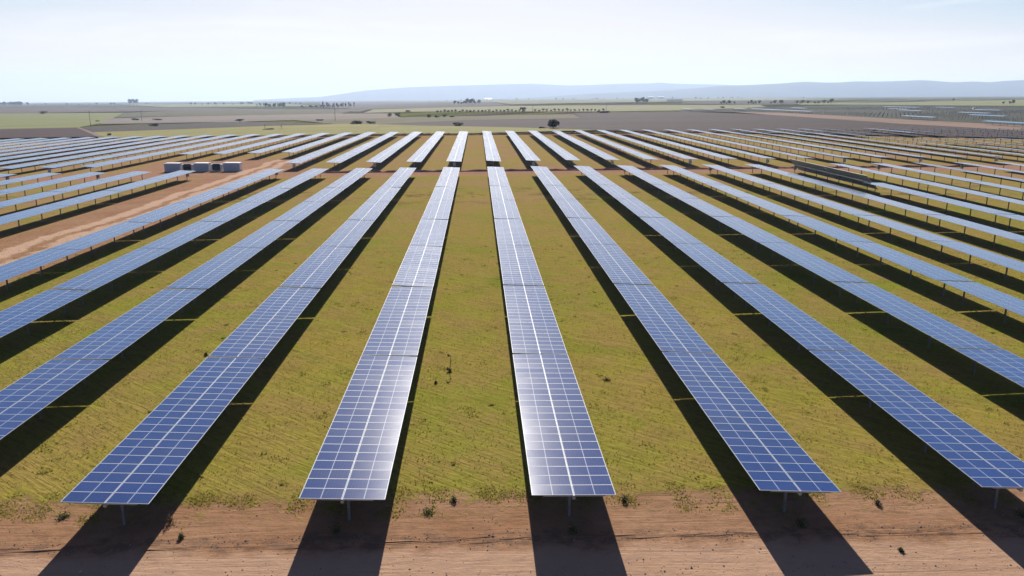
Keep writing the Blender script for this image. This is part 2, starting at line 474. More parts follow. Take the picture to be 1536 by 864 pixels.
# ------------------------------------------------------------------ hills
def vnoise(seed):
    r = np.random.default_rng(seed); ph = r.uniform(0, 6.28, 14)
    def f(x, y):
        return sum(math.sin(x * .0011 * (1.5 ** k) + y * .0013 * (1.42 ** k) + ph[k]) * math.cos(y * .0009 * 1.5 ** k - x * .0007 * 1.6 ** k + ph[k + 7]) / (1.3 ** k) for k in range(7))
    return f
def ridge(D, pts, depth, seed, col1, col2, rough_amp):
    f = vnoise(seed)
    xs = np.linspace(pts[0][0], pts[-1][0], 260)
    px, pz = [p[0] for p in pts], [p[1] for p in pts]
    zs = np.interp(xs, px, pz)
    k = np.ones(5) / 5
    zs = np.convolve(np.pad(zs, 2, mode='edge'), k, mode='valid')
    prof = np.linspace(-1, .8, 19)
    V, F = [], []
    for a in prof:
        for x, z in zip(xs, zs):
            y = D + a * depth
            sx = x * y / D
            b = T(sx, y) - 15
            h = math.cos(abs(a) ** .9 * math.pi / 2) ** 1.3 if abs(a) < 1 else 0
            zz = b + (z - b) * h
            if -.95 < a < -.05: zz += f(sx, y) * rough_amp * (z - b) * math.sin(-a * math.pi)
            zz = min(zz, CAM_Z + (z - CAM_Z) * y / D * (1 if a < 0 else 1))
            V.append((sx, y, zz))
    n = len(xs)
    for j in range(len(prof) - 1):
        for i in range(n - 1):
            q = j * n + i; F.append((q, q + 1, q + n + 1, q + n))
    me = bpy.data.meshes.new('hills'); me.from_pydata(V, [], F)
    me.materials.append(field_mat('hill_slopes', col1, col2))
    me.polygons.foreach_set('use_smooth', [True] * len(F))
    tag(link('hills', me), kind='structure')
ridge(19000, [(-5047, -200.9), (-4151, -152.4), (-3552, -127.4), (-3070, -58.9), (-2648, 9.4), (-2045, 64.0), (-1443, 104.0), (-538, 138.4), (219, 164.8), (796, 182.8), (1282, 192.9), (1740, 173.4), (2046, 160.4), (2504, 170.3), (3270, 204.3), (3731, 211.4), (4039, 216.1), (4191, 249.6), (4347, 217.9), (4811, 205.7), (5431, 201.8), (6054, 183.0), (6680, 141.7), (8259, 15.4)],
      3500, 3, (.03, .04, .03), (.045, .055, .04), .05)
ridge(13500, [(480, -100), (1130, -60), (1782, -10), (2436, 20), (3093, 50), (3641, 92), (3905, 123.2), (4456, 142.2), (5007, 171.8), (5371, 200.4), (5740, 186.6), (5962, 191.1), (6239, 210.8), (6520, 207.1), (6910, 220.0), (7357, 238.6), (7642, 219.0), (7892, 204.4), (8206, 222.2), (8491, 207.9), (8770, 236.2), (9109, 249.0), (9796, 231.5), (10953, 173.5), (12500, 120)],
      2500, 5, (.022, .03, .022), (.035, .045, .03), .06)

# ------------------------------------------------------------------ solar trackers
PITCH_M = 1.002          # module pitch along the row
NMOD = 21
TL = NMOD * PITCH_M       # table length
TRK = 42.78               # tracker pitch along the row
TUBE_Z = 1.93
MOD_L, MOD_W = 1.985, 0.988

def add_module(mb, uvs, tones, x0, y0, tone):
    """one framed module, its lower left corner at x0, y0; frame top at z = 0.035"""
    x1, y1 = x0 + MOD_L, y0 + MOD_W
    fr = .013
    X, Y = (x0, x0 + fr, x1 - fr, x1), (y0, y0 + fr + .003, y1 - fr - .003, y1)
    zt, zg = .035, .031
    def q(p, mi, uv=None):
        mb.quad(p, mi); uvs.append(uv or [(0, 0)] * 4); tones.append(tone)
    q([(X[1], Y[1], zg), (X[2], Y[1], zg), (X[2], Y[2], zg), (X[1], Y[2], zg)], 1, [(0, 0), (1.95, 0), (1.95, .95), (0, .95)])
    q([(X[0], Y[0], zt), (X[3], Y[0], zt), (X[2], Y[1], zt), (X[1], Y[1], zt)], 0)
    q([(X[3], Y[0], zt), (X[3], Y[3], zt), (X[2], Y[2], zt), (X[2], Y[1], zt)], 0)
    q([(X[3], Y[3], zt), (X[0], Y[3], zt), (X[1], Y[2], zt), (X[2], Y[2], zt)], 0)
    q([(X[0], Y[3], zt), (X[0], Y[0], zt), (X[1], Y[1], zt), (X[1], Y[2], zt)], 0)
    q([(X[0], Y[0], 0), (X[3], Y[0], 0), (X[3], Y[0], zt), (X[0], Y[0], zt)], 0)
    q([(X[3], Y[0], 0), (X[3], Y[3], 0), (X[3], Y[3], zt), (X[3], Y[0], zt)], 0)
    q([(X[3], Y[3], 0), (X[0], Y[3], 0), (X[0], Y[3], zt), (X[3], Y[3], zt)], 0)
    q([(X[0], Y[3], 0), (X[0], Y[0], 0), (X[0], Y[0], zt), (X[0], Y[3], zt)], 0)
    q([(X[0], Y[3], .002), (X[3], Y[3], .002), (X[3], Y[0], .002), (X[0], Y[0], .002)], 2)

def finish(mb, uvs, tones, name, mats):
    me = mb.mesh(name, mats)
    uvl = me.uv_layers.new(name='UVMap')
    at = me.attributes.new('tone', 'FLOAT', 'FACE')
    flat = []
    for p in me.polygons:
        for c in uvs[p.index] if p.index < len(uvs) else [(0, 0)] * p.loop_total: flat += [c[0], c[1]]
    uvl.data.foreach_set('uv', flat)
    tn = list(tones) + [0.0] * (len(me.polygons) - len(tones))
    at.data.foreach_set('value', tn)
    return me

PM = [M_FRAME, M_CELL, M_BACK, M_GALV]
def purlins(mb):
    for k in range(NMOD + 1):
        y = min(max(k * PITCH_M - .007, .03), TL - .04)
        mb.box(-1.45, 1.45, y - .025, y + .025, -.052, -.003, 3)
def table_mesh(seed, modules=True):
    mb, uvs, tones = MB(), [], []
    r = random.Random(seed)
    if modules:
        for k in range(NMOD):
            for sx in (-1, 1):
                add_module(mb, uvs, tones, .0125 if sx > 0 else -.0125 - MOD_L, k * PITCH_M, r.random())
    purlins(mb)
    return finish(mb, uvs, tones, 'panel_table', PM)
TABLES = [table_mesh(s) for s in range(6)]
RAILS = table_mesh(0, False)
def module_mesh(seed):
    mb, uvs, tones = MB(), [], []
    add_module(mb, uvs, tones, -MOD_L / 2, -MOD_W / 2, random.Random(seed * 77 + 5).random())
    return finish(mb, uvs, tones, 'solar_panel', PM)
MODULES = [module_mesh(s) for s in range(14)]

mb = MB()
mb.box(-.07, .07, -.02, 2 * TL + .24, -.07, .07, 0)
TUBE = mb.mesh('torque_tube', [M_GALV])
mb = MB()
H = TUBE_Z - .07
mb.box(-.008, .008, -.055, .055, -.9, H, 0)
mb.box(-.065, .065, -.064, -.055, -.9, H, 0)
mb.box(-.065, .065, .055, .064, -.9, H, 0)
mb.box(-.11, .11, -.045, .045, H - .16, H - .002, 0)      # bearing saddle under the tube
mb.box(-.115, -.085, -.03, .03, H - .02, H + .16, 0)
mb.box(.085, .115, -.03, .03, H - .02, H + .16, 0)
POST = mb.mesh('post', [M_POST])
mb = MB()
mb.box(-.16, .16, -.11, .11, -.17, .17, 0)
mb.tube((0, 0, -.42), (0, 0, -.17), .07, .07, 10)
mb.tube((.16, 0, 0), (.42, 0, 0), .06, .05, 10)
DRIVE = mb.mesh('drive_unit', [M_GALV])
M_BOX = plain('painted_cabinet_grey', (.42, .44, .50), .45, 0, .1)
mb = MB()
mb.box(-.38, .38, -.14, .14, -.45, .45, 0)
mb.box(-.35, .35, -.155, -.14, -.42, .42, 0)
mb.box(-.42, .42, -.18, .18, .45, .48, 0)
mb.box(.22, .26, -.17, -.155, -.08, .08, 0)
COMB = mb.mesh('combiner_box', [M_BOX])

POSTS_Y = [1.7, 8.3, 15.2, 21.3, 27.6, 34.5, 41.0]
def make_tracker(x, y, label, group, tilt, detailed=False, box=False, panels=True, name=None, cat='solar tracker', box_end=0):
    y1 = y + 2 * TL
    z0, z1 = T(x, y), T(x, y1)
    root = link(name or 'solar_tracker', None)
    root.location = (x, y, z0)
    root.rotation_euler = (math.atan2(z1 - z0, y1 - y), 0, 0)
    root.empty_display_size = 1
    tag(root, label, cat, group)
    link('torque_tube', TUBE, root, (0, 0, TUBE_Z))
    for py in POSTS_Y: link('post', POST, root, (0, py, 0))
    link('drive_unit', DRIVE, root, (0.0, POSTS_Y[3] + .19, TUBE_Z - .04))
    if box: link('combiner_box', COMB, root, (.1, POSTS_Y[0] - .30 if not box_end else POSTS_Y[6] + .30, 1.15))
    if panels:
        for k in (0, 1):
            if detailed:
                tb = link('panel_table', RAILS, root)
                for q in range(NMOD):
                    for sx in (-1, 1):
                        s = link('solar_panel', MODULES[random.randrange(len(MODULES))], tb,
                                 (sx * (.0125 + MOD_L / 2), q * PITCH_M + MOD_W / 2, 0))
                        s.rotation_euler = (random.gauss(0, .0016), random.gauss(0, .0022), 0)
            else:
                tb = link('panel_table', TABLES[random.randrange(len(TABLES))], root)
            a = tilt + random.gauss(0, .006)
            tb.rotation_euler = (0, a, 0)
            up = .125
            tb.location = (math.sin(a) * up, k * (TL + .24), TUBE_Z + math.cos(a) * up)
    return root

ORD = ['first', 'second', 'third', 'fourth', 'fifth', 'sixth', 'seventh', 'eighth', 'ninth', 'tenth', 'eleventh', 'twelfth', 'thirteenth',
       'fourteenth', 'fifteenth', 'sixteenth', 'seventeenth', 'eighteenth', 'nineteenth', 'twentieth', 'twenty-first', 'twenty-second',
       'twenty-third', 'twenty-fourth', 'twenty-fifth', 'twenty-sixth', 'twenty-seventh', 'twenty-eighth', 'twenty-ninth', 'thirtieth']
X0, PX = -6.397, 10.8855
Y_NEAR, Y_FAR = 34.76, 223.0
def in_view(x, y0, y1, m=70):
    ok = False
    for yy in np.linspace(y0, y1, 9):
        for dx in (-2, 2):
            for z in (0, 2.1):
                p = project(x + dx, yy, T(x, yy) + z)
                if p and -m < p[0] < 1536 + m and -40 < p[1] < 864 + m: return True
    return False
BASE_TILT = .0418
for i in range(-10, 15):
    if i == -5: continue
    x = X0 + i * PX
    rowtilt = BASE_TILT + random.gauss(0, .004)
    if i == 0: rowtilt = .024
    if i == 1: rowtilt = .020
    for k in range(4):
        y = Y_NEAR + k * TRK
        if not in_view(x, y, y + TRK): continue
        where = ['nearest', 'second', 'third', 'farthest'][k]
        if i >= 1: lab = '%s tracker of the %s near-block row right of the middle grass strip' % (where, ORD[i - 1])
        elif i >= -4: lab = '%s tracker of the %s near-block row left of the middle grass strip' % (where, ORD[-i])
        else: lab = '%s tracker of the %s near-block row left of the bare dirt road' % (where, ORD[-i - 6])
        tilt = rowtilt + (random.gauss(0, .006) if k else 0)
        if i == 8 and k == 3:
            tilt = R(46)
            lab = 'steeply tilted tracker showing its dark shaded back, among flat rows'
        make_tracker(x, y, lab, 'solar trackers in the near block', tilt + (random.gauss(0, .006) if i not in (0, 1) or k else 0),
                     detailed=(k == 0 and -3 <= i <= 4), box=(k == 3 and i % 2 == 0), box_end=1)
for i in range(-34, 26):
    x = X0 + i * PX
    rowtilt = BASE_TILT + random.gauss(0, .004)
    for k in range(4):
        if i in (-5, -6, -7, -8) and k == 0: continue
        y = Y_FAR + k * TRK
        if not in_view(x, y, y + TRK): continue
        where = ['nearest', 'second', 'third', 'farthest'][k]
        if i >= 1: lab = '%s tracker of the %s far-block row right of the middle grass strip' % (where, ORD[i - 1])
        elif i > -30: lab = '%s tracker of the %s far-block row left of the middle grass strip' % (where, ORD[-i])
        else: continue
        bare = (i >= 17 and k == 2) or (i >= 20 and k == 3) or (i == 17 and k == 3) or (i >= 20 and k == 1) or (i == 16 and k == 2)
        if bare:
            make_tracker(x, y, lab.replace('tracker', 'bare frame'), 'bare tracker frames still without panels', rowtilt,
                         panels=False, name='tracker_frame', cat='steel frame')
        else:
            make_tracker(x, y, lab, 'solar trackers in the far block', rowtilt + random.gauss(0, .009), box=(k == 0 and i % 2 == 0))

# distant second solar field, beyond the dirt road on the right
STRIPS = [((239.5, 957.5), (246.7, 931.3)), ((253.4, 919.6), (260.3, 883.6)), ((301.7, 955.1), (305.2, 909.0)), ((326.9, 923.8), (301.5, 754.2)),
          ((378.8, 979.1), (379.7, 931.5)), ((532.7, 1049.7), (529.4, 970.7)), ((414.9, 810.0), (417.1, 763.9)), ((314.6, 608.1), (306.2, 547.0)),
          ((294.8, 487.2), (293.9, 431.7)), ((375.9, 620.7), (370.9, 572.0)), ((452, 890), (452, 850)), ((500, 820), (500, 780)), ((560, 990), (560, 950)), ((420, 700), (420, 660))]
def far_tracker_mesh():
    mb = MB()
    for k in (0, 1):
        y0 = k * (TL + .24)
        mb.box(-2, 2, y0, y0 + TL, TUBE_Z + .1, TUBE_Z + .14, 0)
        mb.quad([(-1.98, y0 + .02, TUBE_Z + .142), (1.98, y0 + .02, TUBE_Z + .142), (1.98, y0 + TL - .02, TUBE_Z + .142), (-1.98, y0 + TL - .02, TUBE_Z + .142)], 1)
    mb.box(-.07, .07, 0, 2 * TL, TUBE_Z - .07, TUBE_Z + .07, 2)
    for py in POSTS_Y: mb.box(-.07, .07, py - .07, py + .07, -1.2, TUBE_Z - .07, 2)
    me = mb.mesh('solar_tracker', [M_FRAME, M_CELL, M_POST])
    uvl = me.uv_layers.new(name='UVMap'); uvl.data.foreach_set('uv', [.5, .4] * len(me.loops))
    return me
FT = far_tracker_mesh()
for (a, b) in STRIPS:
    xm = (a[0] + b[0]) / 2; ylo, yhi = min(a[1], b[1]), max(a[1], b[1])
    n = max(1, round((yhi - ylo) / TRK))
    xm = X0 + round((xm - X0) / PX) * PX
    for q in range(n):
        y = ylo + q * TRK
        o = link('solar_tracker', FT); o.location = (xm, y, T(xm, y) + .7)
        o.rotation_euler = (math.atan2(T(xm, y + TRK) - T(xm, y), TRK), -R(4.5) + random.gauss(0, .02), 0)
        tag(o, 'pale streak of panels in the unfinished solar field beyond the dirt road at right', 'solar tracker', 'trackers in the distant solar field')

def pip(x, y, poly):
    c = False; n = len(poly)
    for i in range(n):
        x1, y1 = poly[i]; x2, y2 = poly[(i + 1) % n]
        if (y1 > y) != (y2 > y) and x < (x2 - x1) * (y - y1) / (y2 - y1) + x1: c = not c
    return c
mb = MB()
for i in range(22, 80):
    x = X0 + i * PX
    for y in np.arange(400, 1250, 7.1):
        if pip(x, y, FIELDS['array']) and random.random() < .93 and math.sin(x * .021 + y * .011) + math.sin(y * .023 - x * .008 + 1) + random.gauss(0, .35) > -.2:
            z = T(x, y) + .3
            mb.box(x - .09, x + .09, y - .09, y + .09, z - .5, z + 2.0 + random.uniform(-.1, .1), 0)
for i in range(25, 48):                                  # bare posts at the far right of the near site
    x = X0 + i * PX
    for y in np.arange(320, 400, 7.1):
        z = T(x, y); mb.box(x - .08, x + .08, y - .08, y + .08, z - .5, z + 2.0, 0)
o = link('distant_posts', mb.mesh('distant_posts', [M_POST]))
tag(o, 'rows of bare steel posts dotting the unfinished solar fields at far right', 'steel posts', None, 'stuff')

# ------------------------------------------------------------------ inverter station by the dirt road
M_WHITE = plain('white_painted_steel', (.62, .63, .66), .5, 0, .06)
M_GREY = plain('grey_container_paint', (.33, .39, .50), .5, 0, .08)
M_DARK = plain('dark_radiator_paint', (.07, .08, .10), .5, .1, .1)
M_CONC = plain('concrete', (.38, .36, .33), .9, 0, .12)
def container(x, y, label, w=3.9, d=2.6, h=2.3):
    r = link('inverter_container', None); r.location = (x, y, T(x, y)); tag(r, label, 'container', 'containers of the inverter station')
    b = MB(); b.box(-w / 2, w / 2, 0, d, .22, h - .12, 0)
    n = int(w / .3)
    for k in range(n):
        xx = -w / 2 + .1 + k * (w - .2) / (n - 1)
        b.box(xx - .05, xx + .05, -.035, 0.0, .40, h - .3, 0)
    link('body', b.mesh('body', [M_GREY]), r)
    b = MB(); b.box(-w / 2 - .08, w / 2 + .08, -.1, d + .1, h - .12, h, 0); b.box(-w / 2 + .2, w / 2 - .2, .3, d - .3, h, h + .06, 0)
    link('roof', b.mesh('roof', [M_WHITE]), r)
    b = MB(); b.box(-w / 2 - .05, w / 2 + .05, -.05, d + .05, -.4, .22, 0)
    link('plinth', b.mesh('plinth', [M_CONC]), r)
    for sx in (-1, 1):
        b = MB(); b.box(w / 2 - .02 if sx > 0 else -w / 2 - .06, w / 2 + .06 if sx > 0 else -w / 2 + .02, .3, d - .3, .35, h - .3, 0)
        link('door', b.mesh('door', [M_WHITE]), r)
def transformer(x, y, label):
    r = link('transformer', None); r.location = (x, y, T(x, y)); tag(r, label, 'transformer', 'transformers of the inverter station')
    b = MB(); b.box(-.95, .95, .3, 1.9, .35, 2.1, 0)
    link('tank', b.mesh('tank', [M_DARK]), r)
    b = MB()
    for k in range(11):
        xx = -.9 + k * .18; b.box(xx - .02, xx + .02, -.15, .3, .55, 1.9, 0)
    link('radiator', b.mesh('radiator', [M_DARK]), r)
    for k in (-1, 0, 1):
        b = MB(); b.tube((k * .5, 1.1, 2.1), (k * .5, 1.1, 2.5), .09, .05, 8)
        for q in range(3): b.tube((k * .5, 1.1, 2.16 + q * .1), (k * .5, 1.1, 2.2 + q * .1), .13, .13, 8)
        link('bushing', b.mesh('bushing', [M_WHITE]), r)
    for sx in (-1, 1):
        b = MB(); b.box(sx * 1.25 - .2, sx * 1.25 + .2, .2, 1.7, .3, 1.9, 0); b.box(sx * 1.25 - .23, sx * 1.25 + .23, .15, 1.75, 1.9, 1.96, 0)
        link('cabinet', b.mesh('cabinet', [M_WHITE]), r)
    b = MB(); b.box(-1.6, 1.6, -.25, 2.2, -.4, .3, 0)
    link('plinth', b.mesh('plinth', [M_CONC]), r)
container(-83.4, 226.4, 'leftmost grey container with white roof rim at the inverter station', 4.0)
transformer(-79.2, 226.0, 'dark transformer between the left and middle grey containers')
container(-75.2, 225.2, 'middle grey container with white roof rim at the inverter station', 3.8)
transformer(-71.0, 224.8, 'dark transformer between the middle and right grey containers')
container(-66.7, 224.3, 'rightmost grey container with white roof rim beside the dirt road', 4.3)

# low soil banks left by the trench works
def bank(x0, x1, y, h, w, seed):
    r = np.random.default_rng(seed); V, F = [], []
    n = int((x1 - x0) / 1.2); prof = [(-1, -.3), (-.55, .55), (0, 1), (.5, .6), (1, -.3)]
    wob = np.cumsum(r.normal(0, .06, n + 1))
    wob -= np.linspace(wob[0], wob[-1], n + 1)
    for i in range(n + 1):
        x = x0 + (x1 - x0) * i / n; hh = h * (1 + r.normal(0, .22)) * min(1, i / 4, (n - i) / 4)
        for a, b in prof: V.append((x + r.normal(0, .1), y + a * w + wob[i] + r.normal(0, .06), T(x, y) + b * hh + r.normal(0, .02)))
    for i in range(n):
        for k in range(4):
            q = i * 5 + k; F.append((q, q + 5, q + 6, q + 1))
    me = bpy.data.meshes.new('soil_bank'); me.from_pydata(V, [], F); me.materials.append(M_GROUND)
    me.flip_normals()
    tag(link('soil_bank', me), kind='structure')
bank(-44, 140, 215.5, .42, .8, 1)
bank(-110, 210, 399.5, .9, 2.0, 2)
bank(-30, 32, 34.55, .02, .25, 3)

# ------------------------------------------------------------------ trees and shrubs
def crown_mesh(w, h, z0, n, leaf, seed, mat, dens=1.0, flat=.8):
    r = np.random.default_rng(seed)
    lobes = [(r.uniform(-.28, .28) * w, r.uniform(-.28, .28) * w, z0 + h * r.uniform(.25, .78), r.uniform(.2, .34)) for _ in range(9)]
    V, F = [], []
    for k in range(n):
        lx, ly, lz, lr = lobes[r.integers(0, len(lobes))]
        d = r.normal(size=3); d /= np.linalg.norm(d)
        q = r.uniform(.45, 1.05)
        c = np.array([lx + d[0] * lr * w * q, ly + d[1] * lr * w * q, lz + d[2] * lr * h * q * flat])
        c[2] = max(c[2], z0 + .05)
        a = r.normal(size=3); a /= np.linalg.norm(a); b = np.cross(a, r.normal(size=3)); b /= np.linalg.norm(b)
        s = leaf * r.uniform(.6, 1.4)
        i = len(V)
        V += [tuple(c - a * s), tuple(c + b * s * .6), tuple(c + a * s), tuple(c - b * s * .6)]
        F.append((i, i + 1, i + 2, i + 3))
    me = bpy.data.meshes.new('crown'); me.from_pydata(V, [], F); me.materials.append(mat)
    return me
def trunk_mesh(h, r0, spread, seed, twigs=5, levels=1):
    r = random.Random(seed); mb = MB()
    top = (r.uniform(-.1, .1) * h, r.uniform(-.1, .1) * h, h)
    mb.tube((0, 0, -.3), (top[0] * .5, top[1] * .5, h * .5), r0, r0 * .75, 7)
    mb.tube((top[0] * .5, top[1] * .5, h * .5), top, r0 * .75, r0 * .35, 7)
    for k in range(twigs):
        a = r.uniform(0, 6.28); s = r.uniform(.35, .9)
        p = Vector((top[0] * s, top[1] * s, h * s)); q = p + Vector((math.cos(a) * spread, math.sin(a) * spread, h * r.uniform(.2, .5)))
        mb.tube(p, q, r0 * .4, r0 * .12, 5)
        if levels > 1:
            for j in range(3):
                b = a + r.uniform(-1, 1); q2 = q + Vector((math.cos(b), math.sin(b), r.uniform(.2, 1))) * spread * .5
                mb.tube(p.lerp(q, r.uniform(.5, 1)), q2, r0 * .16, r0 * .05, 4)
    return mb.mesh('trunk', [M_BARK])
def tree(x, y, w, h, label, seed=0, name='tree', cat='tree', bare=False, low=.22, mat=None, group=None, n=None):
    r = link(name, None); r.location = (x, y, T(x, y) + (.2 if y > 420 else 0)); tag(r, label, cat, group)
    link('trunk', trunk_mesh(h * .6, max(.06, w * .035), w * .28, seed, 8 if bare else 5, 2 if bare else 1), r)
    if not bare:
        link('crown', crown_mesh(w, h * (1 - low), h * low, n or 420, max(.14, .06 * (w + h) * .5), seed, mat or M_LEAF), r)
    return r

tree(42.0, 454, 7.2, 5.8, 'big dark round tree just past the far end of the panel rows', 1, n=1500, low=.05)
tree(35.8, 455, 4.6, 1.4, 'low dark leaf clump standing for the shadow left of the big round tree', 2, 'bush', 'bush', low=.0, n=500)  # low leaf clump modelled in place of the tree's base shadow
BUSH = [(-85, 588, 11, 3.4, 'long dark thicket, wider left half, on the yellow-green field edge'),
        (-76, 590, 8, 2.4, 'lower brownish right half of the thicket on the field edge'),
        (-11.5, 513, 8.5, 2.6, 'dark bush in the ploughed ground left of the big round tree'),
        (-251.6, 654, 9, 2.8, 'dark oval bush on the grey strip, nearest of the left-hand bushes'),
        (-219.9, 776, 9, 2.8, 'dark mound bush on the edge of the mauve stubble field'),
        (-408.9, 1011, 10, 3.0, 'dark bush, left one of the pair on the mauve stubble'),
        (-368.2, 970, 11, 2.2, 'flat dark bush, right one of the pair on the mauve stubble'),
        (-443.3, 983, 7, 2.0, 'small dark bush at the right edge of the pale green field'),
        (-794, 1552, 13, 7, 'dark shrub clump standing in the pale green field at left'),
        (-136.8, 726, 7, 2.0, 'small dark bush left of the utility pole on brown fallow ground'),
        (-195.8, 447, 2.6, 2.2, 'lone small bush just behind the left far panels'),
        (-125.4, 500, 8.5, 1.2, 'low dark scrub between the two leafless trees'),
        (341, 1140, 8, 3.0, 'dark round bush on the pale field above the distant panels'),
        (-96, 1160, 9, 3, 'small bush at the edge of the pale crop band'),
        (-87, 828, 5, 4.5, 'left dark shrub of the squarish clump in the mauve field'),
        (-79, 828, 6, 4.5, 'right dark shrub of the squarish clump in the mauve field'),
        (-44, 760, 4.5, 4.0, 'taller dark shrub at the left end of the field hedge'),
        (-37, 762, 6, 2.2, 'low middle shrub of the field hedge'),
        (-30, 764, 4.5, 3.4, 'rounded shrub right of the hedge middle'),
        (-23, 764, 6, 1.8, 'flat shrub at the right end of the field hedge'),
        (132, 860, 19, 2.6, 'long dark hedge line in the plum ploughed field'),
        (55, 1006, 9, 6.5, 'dark bushy tree clump in front of the orchard line')]
for k, (x, y, w, h, lab) in enumerate(BUSH):
    tree(x, y, w, h, lab, 20 + k, 'bush', 'bush', low=.02, n=420)
tree(-127.0, 500, 2.2, 5.2, 'leafless tree, darker left one of the two behind the panels', 60, 'bare_tree', 'tree', bare=True)
tree(-118.5, 506, 2.6, 5.0, 'leafless tree, thinner right one of the two behind the panels', 61, 'bare_tree', 'tree', bare=True)
# orchard line: three meshes shared
OT = [(trunk_mesh(1.6, .16, .8, 70 + s), crown_mesh(3.6, 2.9, .9, 160, .3, 70 + s, M_LEAF)) for s in range(3)]
for k in range(44):
    s = k / 43
    x, y = -48.4 + s * 192.7, 1010 - s * 67
    if 0.55 < s < .6: continue
    r = link('orchard_tree', None); r.location = (x + random.uniform(-.4, .4), y, T(x, y) + .4)
    tag(r, 'small round tree in the long orchard line across the middle distance', 'tree', 'orchard trees in a line')
    q = .8 + .45 * random.random(); r.scale = (q, q, q); r.rotation_euler = (0, 0, random.uniform(0, 6))
    a, b = OT[k % 3]; link('trunk', a, r); link('crown', b, r)
# groups of far trees
FTm = [(trunk_mesh(5, .4, 2.5, 90 + s), crown_mesh(9, 8, 2, 260, .8, 90 + s, M_LEAF)) for s in range(4)]
PTm = [(trunk_mesh(8, .35, 1, 95 + s), crown_mesh(5, 17, 1.5, 260, .8, 95 + s, M_LEAF)) for s in range(3)]
def far_tree(x, y, sc, label, group, tall=False, sx=1.0):
    r = link('poplar_tree' if tall else 'tree', None); r.location = (x, y, T(x, y) + max(0, y - 600) * .0005)
    r.scale = (sc * sx, sc * sx, sc); r.rotation_euler = (0, 0, random.uniform(0, 6)); tag(r, label, 'tree', group)
    a, b = random.choice(PTm if tall else FTm); link('trunk', a, r); link('crown', b, r)
for k in range(12):
    far_tree(-455 + k * 8 + random.uniform(-2, 2), 2485 + random.uniform(-20, 20), random.uniform(.75, 1.1), 'tall tree in the blue-green row of poplars left of centre on the plain', 'poplars in the distant row', True, 1.3)
for k in range(9):
    far_tree(-505 + k * 12 + random.uniform(-5, 5), 2440 + random.uniform(-20, 20), random.uniform(.7, 1.1), 'low round tree beside the row of poplars on the plain', 'trees by the poplar row')
for k in range(9):
    far_tree(-665 + k * 8 + random.uniform(-4, 4), 2640 + random.uniform(-30, 30), random.uniform(.9, 1.7), 'tree of the small dark grove left of the poplar row', 'trees of the small grove')
for k in range(4):
    far_tree(-835 + k * 13, 3190, random.uniform(.8, 1.3), 'tree of the tiny clump farthest left of the small grove', 'trees of the tiny clump')
for k in range(44):
    far_tree(-2800 + k * 7.2 + random.uniform(-8, 8), 4680 + random.uniform(-60, 60), random.uniform(1.7, 2.3), 'tree of the long dark wood on the horizon at far left', 'trees of the wood at far left')
for k in range(16):
    x = -2600 + k * 46; far_tree(x, 4960 + random.uniform(-200, 200), random.uniform(.6, 1.4), 'scattered hazy tree on the plain right of the far left wood', 'scattered trees on the left plain')
for k in range(3):
    far_tree(-2010 + k * 20, 4900, 3.4, 'tree of the tall lone clump above the left horizon', 'trees of the lone clump')
for k in range(22):
    x = -1450 + k * 22 + (k // 8) * 40; far_tree(x, 4300 + random.uniform(-60, 60), random.uniform(.7, 1.4), 'hazy tree in the broken belt below the left horizon', 'trees of the broken belt')
for k in range(10):
    far_tree(-60 + k * 7 + random.uniform(-3, 3), 2350 + random.uniform(-60, 60), random.uniform(.6, 1.7), 'tree of the blurry clump above the pale crop band', 'trees above the pale band')
for k in range(7):
    far_tree(405 + k * 5 + random.uniform(-3, 3), 2108, random.uniform(.6, 1.6), 'tree of the dark clump left of the white farm sheds', 'trees of the clump by the sheds')
for k in range(26):
    far_tree(480 + k * 9.5 + random.uniform(-4, 4), 1640 + random.uniform(-40, 40), random.uniform(.35, .9) + (.25 if k in (13, 14, 24, 23) else 0), 'tree of the blue dark belt right of centre under the hills', 'trees of the belt under the hills')
for k, (x, y, s) in enumerate([(936, 1440, .55), (948, 1441, .6), (960, 1450, .8)]):
    far_tree(x, y, s, ['left', 'middle', 'right'][k] + ' one of three dark trees on the green field at far right', 'three trees on the right green field')
far_tree(1480, 2150, 1.4, 'lone tree on the upper green field near the right edge', 'lone trees at right')
far_tree(1230, 2100, .8, 'small lone tree on the upper green field toward the hills', 'lone trees at right')
for k in range(40):
    x = -300 + k * 60 + random.uniform(-20, 20); far_tree(x, 5600 + random.uniform(-700, 700), random.uniform(.6, 1.3), 'faint tree speckling the hazy plain under the hills', 'faint trees under the hills')

# utility poles
M_POLE = plain('weathered_wood_pole', (.13, .11, .10), .85, 0, .2)
def pole(x, y, h, label):
    r = link('utility_pole', None); r.location = (x, y, T(x, y)); tag(r, label, 'utility pole', 'utility poles')
    mb = MB(); mb.tube((0, 0, -1), (0, 0, h), .2, .13, 8); link('pole', mb.mesh('pole', [M_POLE]), r)
    mb = MB(); mb.box(-1.1, 1.1, -.06, .06, h - .8, h - .66, 0); link('crossarm', mb.mesh('crossarm', [M_POLE]), r)
    for k in (-1, 0, 1):
        mb = MB(); z = h - .66 if k else h
        mb.tube((k * .95, 0, z), (k * .95, 0, z + .3), .07, .04, 6); link('insulator', mb.mesh('insulator', [M_WHITE]), r)
pole(-330.6, 721, 13, 'leftmost tall utility pole in front of the pale green field')
pole(-358.5, 900, 12, 'fainter utility pole just right of the leftmost one')
pole(-121.2, 712, 11, 'utility pole on the brown fallow field left of centre')
pole(147, 941, 9.5, 'thin utility pole at the right end of the orchard line')
pole(67.2, 1002, 8.5, 'thin utility pole amid the orchard line')

